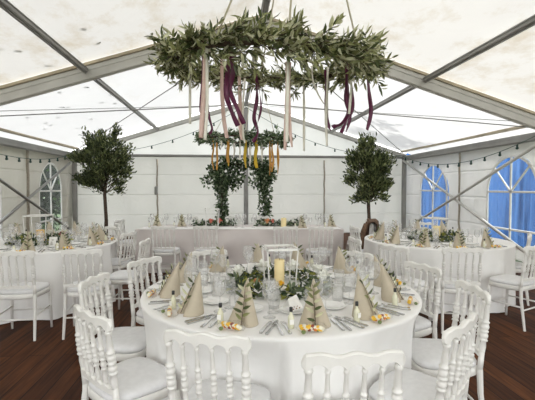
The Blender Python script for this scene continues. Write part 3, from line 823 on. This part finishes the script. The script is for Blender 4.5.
for u,v,l in((-1.54,-.02,'the left end'),(1.66,.0,'the right end'),(1.10,-.24,'the yellow candle side'),(-1.10,.05,'the coral rose side')):
    x,y=hp(u,v)
    tag(link('napkin',NAPS[1],None,(x,y,ZT+.005),.3),'beige napkin cone standing on the head table at '+l,'napkin','napkin cones on the head table')
    tag(link('olive_sprig',SPRIGS[2],None,(x,y,ZT+.005),.3),'olive sprig in the napkin cone on the head table at '+l,'sprig','olive sprigs on the head table')
    tag(dup(bottle0,(x-.13,y-.02,ZT+.006),.2),'tiny black-capped oil bottle on the head table at '+l,'bottle','tiny oil bottles on the head table')

# jacket over a chair back
def jacket():
    o=jch; t=thing('jacket','brown jacket draped over a chair back behind the right round table','jacket',tuple(o.location),o.rotation_euler.z)
    mb=MB(); n=22; prof=[(-.150,.55),(-.152,.66),(-.165,.78),(-.180,.885),(-.225,.925),(-.280,.915),(-.315,.80),(-.325,.60),(-.330,.34),(-.332,.18)]
    for off in(0,.016):
        vs=[]
        for i,(y,z) in enumerate(prof):
            for k in range(n+1):
                u=-1+2*k/n; w=.225+(.02 if z<.6 else 0)
                f=.010*sin(u*11+z*3)*(1-abs(z-.88))
                s=-1 if i<=4 else 1
                vs.append((u*w,y+f-(off if i>4 else -off),z-.035*abs(u)**3+ (off if 2<i<6 else 0)))
        fs=[(i*(n+1)+k,i*(n+1)+k+1,(i+1)*(n+1)+k+1,(i+1)*(n+1)+k) for i in range(len(prof)-1) for k in range(n)]
        mb.add(vs,fs,0,True)
    mb.obj('body',M['jacket'],t)
    for s in(-1,1): MB().tube([(s*.18,-.335,.86),(s*.235,-.37,.74),(s*.25,-.375,.52),(s*.24,-.375,.30)],[.04,.048,.044,.036],10).obj('sleeve',M['jacket'],t)
    MB().tube([(-.09,-.300,.905),(-.05,-.315,.92),(0,-.32,.925),(.05,-.315,.92),(.09,-.300,.905)],.022,8).obj('collar',M['jacket'],t)
jacket()

# ---------------------------------------------------------------- ribbons and hoops
def ribbon_obj(parent,pts,w,m,label,twist=.9,ph=0.):
    mb=MB(); P=[Vector(p) for p in pts]; vs=[]
    # smooth the polyline
    Q=[]
    for i in range(len(P)-1):
        a=P[max(i-1,0)];b=P[i];c=P[i+1];d=P[min(i+2,len(P)-1)]
        for k in range(6):
            t=k/6; Q.append(.5*((2*b)+(c-a)*t+(2*a-5*b+4*c-d)*t*t+(3*b-a-3*c+d)*t**3))
    Q.append(P[-1])
    for i,q in enumerate(Q):
        t=(Q[min(i+1,len(Q)-1)]-Q[max(i-1,0)]).normalized(); a=ph+twist*sin(i*.42+ph)
        s=Vector((cos(a),sin(a),0)); s=(s-t*s.dot(t)).normalized(); nn=t.cross(s)*.0007
        vs+= [tuple(q-s*w/2+nn),tuple(q+s*w/2+nn),tuple(q+s*w/2-nn),tuple(q-s*w/2-nn)]
    k=len(Q); fs=[]
    for i in range(k-1):
        for e in range(4): fs.append((i*4+e,i*4+(e+1)%4,(i+1)*4+(e+1)%4,(i+1)*4+e))
    fs+= [(3,2,1,0),tuple((k-1)*4+e for e in range(4))]
    mb.add(vs,fs,0,True); o=mb.obj('ribbon',M[m],parent); o['label']=label+' ribbon'
    return o
def hoop(label,C,R,tilt,tiltx,nleaf,lsize,lw,rad,mats,seed,along=True):
    R_.seed(seed)
    t=thing('hanging_hoop',label,'hanging wreath',C)
    P=lambda a,r=R: Vector((r*cos(a),r*sin(a),tilt*sin(a)+tiltx*cos(a)))
    n=64; MB().tube([tuple(P(2*pi*i/n)) for i in range(n)],.014,8,closed=True).obj('hoop',M['bark'],t)
    mb=MB()
    nt=nleaf//12
    for k in range(nt):            # twigs bundled along the ring, each with paired leaves
        a=2*pi*k/nt+R_.uniform(-.05,.05); p=P(a); tg=(P(a+.05)-P(a)).normalized(); rd=Vector((cos(a),sin(a),0))
        sgn=1 if R_.random()<.75 else -1
        d=(tg*sgn*R_.uniform(.5,1.)+rd*R_.gauss(.12,.55)+Vector((0,0,1))*R_.gauss(.05,.42)).normalized()
        L=R_.uniform(.6,1.2)*rad*2.25; q=p+rd*R_.gauss(0,rad*.25)+Vector((0,0,R_.gauss(0,rad*.3)))
        mb.tube([tuple(q),tuple(q+d*L*.5),tuple(q+d*L+Vector((0,0,-.02)))],[.003,.0025,.0012],4,3)
        for j in range(12):
            f=.08+.92*j/12; pp=q+d*L*f; s=Vector((R_.gauss(0,1),R_.gauss(0,1),R_.gauss(0,1))); s=(s-d*s.dot(d)).normalized()
            mb.leaf(pp,d*.85+s*.75,lsize*R_.uniform(.7,1.2),lw*R_.uniform(.8,1.2),R_.choice((0,0,1,1,1,2,2)))
    mb.obj('greenery',[M[m] for m in mats]+[M['bark']],t)
    return t,P
hm,P=hoop('large olive-branch hoop with burgundy and blush ribbons hanging over the front table',(.295,2.80,2.335),.665,.085,.0,5600,.068,.019,.078,('olive1','olive2','olive3'),101)
def wdir(px,py,y):       # where the line of sight through a photo point meets depth y (used only to read lengths off the photo)
    r=fw+rt*(px-267.5)/F-up*(py-200)/F
    return Vector((0,0,H))+r*(y/r.y)
HC=Vector((.295,2.80,2.335))
def rib(px,y,pts,w,m,lab,tw=.7,ph=0.):
    """hang a ribbon from the hoop at depth y; pts are photo points it runs through"""
    ribbon_obj(hm,[tuple(wdir(a,b,y+dy)-HC) for a,b,dy in pts],w,m,lab,tw,ph)
YN,YFAR=2.12,3.42
rib(0,2.35,[(229,48,0),(228,70,.02),(226,92,0),(231,110,.03),(238,126,.05)],.030,'burgundy','burgundy',.5,.2)
rib(0,2.33,[(231,50,0),(233,72,.0),(230,90,.03),(237,108,.0),(244,124,.02)],.028,'burgundy','burgundy',.5,.0)
rib(0,3.38,[(256,74,0),(257,98,.02),(254,118,0),(258,132,.03),(253,142,.05)],.034,'burgundy','burgundy',.8,.3)
rib(0,3.36,[(257,76,0),(261,104,.02),(259,118,0),(255,130,0)],.020,'burgundy','burgundy',.9,1.)
rib(0,2.62,[(203,56,0),(201,105,.02),(204,126,.03),(200,139,0)],.026,'burgundy','burgundy',.9,.5)
rib(0,2.62,[(206,60,0),(208,110,.02),(212,128,.03),(209,134,0)],.018,'burgundy','burgundy',.9,.1)
rib(0,3.05,[(325,70,0),(326,96,.02),(327,120,0),(331,131,0)],.030,'burgundy','burgundy',.9,.2)
rib(0,2.75,[(347,62,0),(347,90,.02),(349,112,0),(341,124,.03),(332,127,.03)],.034,'burgundy','burgundy',.5,.1)
rib(0,2.73,[(350,62,0),(352,92,.0),(352,110,.03),(347,120,.0),(341,133,.02)],.032,'burgundy','burgundy',.5,.6)
rib(0,2.77,[(349,64,0),(345,96,.0),(350,116,.03),(346,132,.02)],.024,'burgundy','burgundy',.8,.3)
rib(0,2.85,[(367,66,0),(369,92,.0),(371,112,.03),(367,130,.02)],.030,'burgundy','burgundy',.5,.1)
rib(0,2.30,[(205,34,0),(205,70,.0),(203,105,.02),(201,138,.02)],.028,'blush','blush',.35,.1)
rib(0,2.55,[(222,56,0),(222,90,.0),(224,120,.02),(227,138,.02)],.026,'blush','blush',.4,.2)
rib(0,3.40,[(239,74,0),(240,98,.0),(240,122,.02),(242,140,.02)],.034,'blush','blush',.4,.2)
rib(0,2.30,[(287,62,0),(287,95,.0),(286,125,.02),(285,150,.02)],.024,'blush','blush',.4,.3)
rib(0,2.32,[(290,62,0),(289,95,.0),(290,128,.02),(292,147,.02)],.020,'blush','blush',.6,.3)
rib(0,2.28,[(207,26,0),(207,66,.0),(207,106,.02),(205,140,.02)],.018,'ivory','ivory',.3,.1)
rib(0,2.70,[(190,60,0),(190,90,.0),(190,124,.02)],.018,'ivory','ivory',.3,.1)
rib(0,2.16,[(288,46,0),(288,80,.0),(287,112,.02),(287,142,.02)],.018,'ivory','ivory',.3,.1)
rib(0,3.35,[(303,74,0),(304,100,.0),(304,128,.02),(304,151,.02)],.022,'ivory','ivory',.5,.1)
rib(0,3.02,[(328,68,0),(327,95,.0),(326,120,.02),(327,146,.02)],.022,'ivory','ivory',.5,.1)
rib(0,2.70,[(352,66,0),(351,92,.0),(349,114,.02)],.018,'ivory','ivory',.5,.1)
rib(0,3.40,[(245,78,0),(243,105,.0),(243,132,.02),(245,143,.02)],.018,'ivory','ivory',.5,.1)
rib(0,2.90,[(312,66,0),(313,80,.02),(318,94,.02),(324,104,0)],.012,'ivory','ivory',.6,.1)
for a in(radians(-125),radians(-88),radians(-42),radians(92)):
    q=P(a); MB().tube([tuple(q),tuple(Vector((XC,2.78,RZ-.15))-HC)],.006,6).obj('rope',M['rope'],hm)
HC2=Vector((.30,7.95,2.43))
h2,P2=hoop('smaller leafy hoop with yellow ribbons hanging above the flower arch',tuple(HC2),.80,.03,0,2400,.075,.034,.085,('ivy1','ivy2','ivy3'),102)
for px,y,top,bot,m,l,w in((213,8.2,138,170,'orange','ochre',.035),(217,8.1,140,170,'orange','ochre',.04),(228,7.7,138,163,'orange','ochre',.06),(228.5,7.75,142,166,'yellow','yellow',.03),(245.5,7.5,136,168,'yellow','yellow',.055),(256,7.46,138,168,'yellow','yellow',.065),
    (270,7.6,136,175,'orange','ochre',.05),(272.5,7.65,140,172,'orange','ochre',.04),(278,8.0,138,174,'orange','ochre',.055),(262,7.5,138,168,'ivory','ivory',.045),(250,7.5,140,166,'ivory','ivory',.035),(234,7.6,136,158,'ivory','ivory',.035),(221,8.0,132,150,'ivory','ivory',.04),(240,7.5,138,160,'ivory','ivory',.03)):
    dx=R_.uniform(-1,1); y=min(8.3,y-.15)
    ribbon_obj(h2,[tuple(wdir(px,top,y)-HC2),tuple(wdir(px+dx*.5,(top*2+bot)/3,y)-HC2),tuple(wdir(px-dx,(top+2*bot)/3,y)-HC2),tuple(wdir(px+dx,bot,y)-HC2)],w,m,l,.5,R_.uniform(0,1))
for a in(.5,2.6,4.7):
    q=P2(a); MB().tube([tuple(q),tuple(Vector((XC,7.95,RZ-.15))-HC2)],.006,6).obj('rope',M['rope'],h2)

# ---------------------------------------------------------------- flower arch
R_.seed(55)
t=thing('flower_arch','leafy flower arch standing behind the head table','arch',(.325,8.90,0))
mb=MB()
path=[(-.48,0,0),(-.48,0,1.9),(-.40,0,2.0),(.40,0,2.0),(.48,0,1.9),(.48,0,0)]
MB().tube(path,.018,8).obj('arch_frame',M['bark'],t)
for s in(-1,1):
    MB().box((s*.48,0,.012),(.4,.4,.024),bev=.008).obj('foot',M['alu'],t)
    mb=MB(); pts=[]
    for k in range(22): z=.62+1.0*k/21; pts.append(((s*.48+.02*sin(k*1.9),.02*cos(k*2.3),z),.085+.06*abs(sin(k*1.3))))
    cloud(mb,pts,760,.075,.045,(0,0,1,1,2))
    mb.obj('climbing_greenery',[M['ivy1'],M['ivy2'],M['ivy3']],t)
    mb=MB(); pts=[((s*.44+R_.gauss(0,.13),R_.gauss(0,.08),1.74+R_.gauss(0,.12)),.17) for k in range(14)]
    cloud(mb,pts,1250,.075,.05,(0,0,1,1,2)); mb.obj('corner_greenery',[M['ivy1'],M['ivy2'],M['ivy3']],t)
mb=MB(); pts=[((-.45+.9*k/12,0,2.0+.03*sin(k)),.13) for k in range(13)]
cloud(mb,pts,800,.075,.048,(0,0,1,1,2)); mb.obj('top_greenery',[M['ivy1'],M['ivy2'],M['ivy3']],t)
f=MB(); flower(f,(.62,-.22,1.95),.06,0); o=f.obj('flower',M['peach'],t); o['label']='peach blossom'

# ---------------------------------------------------------------- potted olive trees
def tree(label,x,y,zc,rx,rz,seed,trunk,n=3400):
    R_.seed(seed)
    t=thing('olive_tree',label,'tree',(x,y,0))
    MB().lathe([(.02,0),(.17,0),(.18,.02),(.22,.38),(.235,.40),(.235,.43),(.215,.43),(.21,.39),(.02,.38)],24).obj('pot',M['pot'],t)
    MB().lathe([(.01,.39),(.205,.39),(.205,.395),(.01,.41)],20).obj('soil',M['soil'],t)
    mb=MB(); mb.tube([(0,0,.38),(.01,.01,.8),(-.012,0,zc-rz*1.0),(.015,0,zc-rz*.5),(0,.01,zc)],[.042,.036,.034,.03,.018],10)
    tips=[]
    for k in range(70):
        u=R_.uniform(-.85,1); a=R_.uniform(0,2*pi); q=sqrt(max(0,1-u*u)); lump=R_.uniform(.62,1.08)
        e=Vector((rx*q*cos(a)*lump,rx*q*sin(a)*lump,zc+rz*u*lump)); b=Vector((0,0,max(zc-rz*.95,min(zc,e.z-.3))))
        m_=b.lerp(e,.55)+Vector((0,0,.05)); mb.tube([tuple(b),tuple(m_),tuple(e)],[.010,.006,.002],5); tips.append((b,m_,e))
    mb.obj('trunk',M['bark'],t)
    lf=MB()
    for k in range(n):
        b,m_,e=R_.choice(tips); f=R_.random()**.6; p=(m_.lerp(e,(f-.3)/.7) if f>.3 else b.lerp(m_,f/.3))
        p=p+Vector((R_.gauss(0,.045),R_.gauss(0,.045),R_.gauss(0,.045)))
        d=(e-m_).normalized()*.8+Vector((R_.gauss(0,.6),R_.gauss(0,.6),R_.gauss(.55,.5)))
        lf.leaf(p,d,R_.uniform(.06,.10),R_.uniform(.024,.038),R_.choice((0,0,0,1,1,2)))
    lf.obj('crown',[M['tree1'],M['tree2'],M['tree3']],t)
tree('potted standard olive tree with round crown behind the left round table',-2.50,8.30,2.01,.60,.69,201,0,6500)
tree('potted standard olive tree with tall crown behind the right round table',2.765,7.60,1.80,.47,.66,202,0,6500)

# ---------------------------------------------------------------- festoon lights
def festoon(label,spans,step=.45):
    t=thing('string_lights',label,'string lights',spans[0][0])
    o0=Vector(spans[0][0]); cab=MB()
    bulb=MB().lathe([(.004,.0),(.020,-.004),(.021,-.035),(.016,-.038),(.022,-.048),(.030,-.066),(.027,-.084),(.011,-.094),(.002,-.096)],12).mesh('bulb',M['bulb'])
    for a,b,s in spans:
        a,b=Vector(a)-o0,Vector(b)-o0; n=24
        f=lambda t_: a.lerp(b,t_)+Vector((0,0,-s*4*t_*(1-t_)))
        cab.tube([tuple(f(i/n)) for i in range(n+1)],.007,6)
        k=int((b-a).length/step)
        for i in range(k):
            p=f((i+.5)/k); link('bulb',bulb,t,p)
    cab.obj('cable',M['cable'],t)
festoon('string of dark green bulbs sagging along the left tent wall',[((XL+.10,YF+.1,EZ-.2),(XL+.10,YB-.2,EZ-.08),.30)])
festoon('string of dark green bulbs sagging along the right tent wall',[((XR-.16,YF+.1,EZ-.08),(XR-.16,YB-.2,EZ-.08),.42)])
festoon('string of dark green bulbs swagged across the back gable',[((XL+.12,YB-.12,EZ-.06),(XC-.05,YB-.14,RZ-.18),.42),((XC-.05,YB-.14,RZ-.18),(XR-.12,YB-.12,EZ-.06),.46)],.62)

# leaves lying on the roof fabric
lfm=MB().leaf((0,0,0),(1,0,0),.12,.055,0,(0,0,1),.0).mesh('fallen_leaf',M['out1'])
for px,py in((59,107),(58,112),(69,106),(104,101),(110,95),(116,103),(61,94),(83,88),(89,118),(47,122),(52,124),(60,85),(123,107),(15,51),(96,47),(52,69),(47,129),(27,117),(61,117),(79,128),(82,28),(5,50)):
    r=fw+rt*(px-267.5)/F-up*(py-200)/F; a=(RZ-EZ)/(XR-XC)   # where it lies on the roof slope
    tt=(RZ+.02-H+a*(0-XC))/(r.z-a*r.x); p=Vector((0,0,H))+r*tt
    u=abs(p.x-XC)/(XR+.22-XC); v=(p.y-YF)/6.1 if p.y>YF else p.y/6.1
    zr=rz_(p.x)+.06-.07*sin(pi*v)*sin(pi*u)**.5
    tag(link('fallen_leaf',lfm,None,(p.x,p.y,zr+.012),R_.uniform(0,6)),'small dark leaf lying on the white tent roof','leaf','leaves lying on the tent roof')

# ---------------------------------------------------------------- outside
mb=MB(); vs=[]; n=300
for i in range(n+1):
    y=8.2+9.8*i/n; x=8.2+.10*sin(y*8)+.07*sin(y*17+1)+.05*sin(y*31)
    vs+= [(x,y,-.2),(x+.03*sin(y*14),y,1.4),(x,y,3.05)]
mb.add(vs,[(i*3+k,i*3+k+1,i*3+k+4,i*3+k+3) for i in range(n) for k in range(2)],0,True)
tag(mb.obj('blue_curtain',M['blue']),'blue pleated sheet hanging outside the windows of the right tent wall','curtain')
def bush(x,y,rx,h,label,n,seed):
    R_.seed(seed); t=thing('garden_bush',label,'bush',(x,y,-.2))
    mb=MB()
    core=MB().ball((0,0,h*.5),1.,0,14,9,(rx*.75,rx*.75,h*.44))
    core.obj('inner_foliage',M['out1'],t)
    for k in range(n):
        v=Vector((R_.gauss(0,1),R_.gauss(0,1),R_.gauss(0,1))).normalized(); q=R_.uniform(.75,1.05)
        p=Vector((v.x*rx*q,v.y*rx*q,h*.5+v.z*h*.5*q)); mb.leaf(p,v+Vector((R_.gauss(0,.5),R_.gauss(0,.5),R_.gauss(0,.5))),R_.uniform(.14,.24),R_.uniform(.07,.11),R_.choice((0,0,1,1,1,2)))
    mb.obj('leaves',[M['out1'],M['out2'],M['out3']],t)
bush(-6.95,14.6,1.35,3.9,'dark green bush outside the left window beside the corner post',2200,301)
bush(-6.7,11.6,1.25,3.6,'dark green bush outside the left wall at the picture edge',1800,302)
bush(-10.6,18.6,2.2,4.8,'tall dark green bush farther off behind the left tent wall',1600,303)
bush(-10.0,13.2,1.6,4.6,'dark green bush filling the gap behind the two nearer bushes',1600,304)
# garden tree whose shade falls on the roof
R_.seed(401)
t=thing('garden_tree','leafy garden tree outside whose shade falls on the right roof slope','tree',(6.9,14.4,-.2))
MB().tube([(0,0,0),(.05,-.1,2.5),(-.35,-1.7,5.2)],[.16,.13,.05],10).obj('trunk',M['bark'],t)
mb=MB(); pts=[((-.5+R_.gauss(0,.7),-2.1+R_.gauss(0,.7),5.5+R_.gauss(0,.5)),.5) for k in range(14)]
cloud(mb,pts,700,.30,.16,(0,1,1,2)); mb.obj('crown',[M['out1'],M['out2'],M['out3']],t)

# ---------------------------------------------------------------- daylight
w=bpy.data.worlds.new('daylight'); S.world=w; w.use_nodes=True
nt=w.node_tree; nt.nodes.clear(); o=nt.nodes.new('ShaderNodeOutputWorld'); b=nt.nodes.new('ShaderNodeBackground')
tc=nt.nodes.new('ShaderNodeTexCoord'); sx=nt.nodes.new('ShaderNodeSeparateXYZ'); rp=nt.nodes.new('ShaderNodeValToRGB')
nt.links.new(tc.outputs['Generated'],sx.inputs[0]); nt.links.new(sx.outputs[2],rp.inputs['Fac'])
rp.color_ramp.elements[0].color=(.95,.955,.95,1); rp.color_ramp.elements[1].color=(.82,.86,.92,1)
nt.links.new(rp.outputs['Color'],b.inputs['Color']); b.inputs['Strength'].default_value=2.0; nt.links.new(b.outputs[0],o.inputs[0])
sun=bpy.data.lights.new('sun','SUN'); sun.energy=3.8; sun.angle=radians(1.5); sun.color=(1,.975,.93)
so=bpy.data.objects.new('sun',sun); COL.objects.link(so); so.rotation_euler=Vector((.48,.26,.84)).to_track_quat('Z','Y').to_euler()
S.view_settings.view_transform='Standard'; S.view_settings.look='None'; S.view_settings.gamma=1.; S.view_settings.use_curve_mapping=False
S.view_settings.exposure=.74
cy=S.cycles; cy.max_bounces=12; cy.diffuse_bounces=7; cy.glossy_bounces=4; cy.transmission_bounces=6; cy.transparent_max_bounces=28
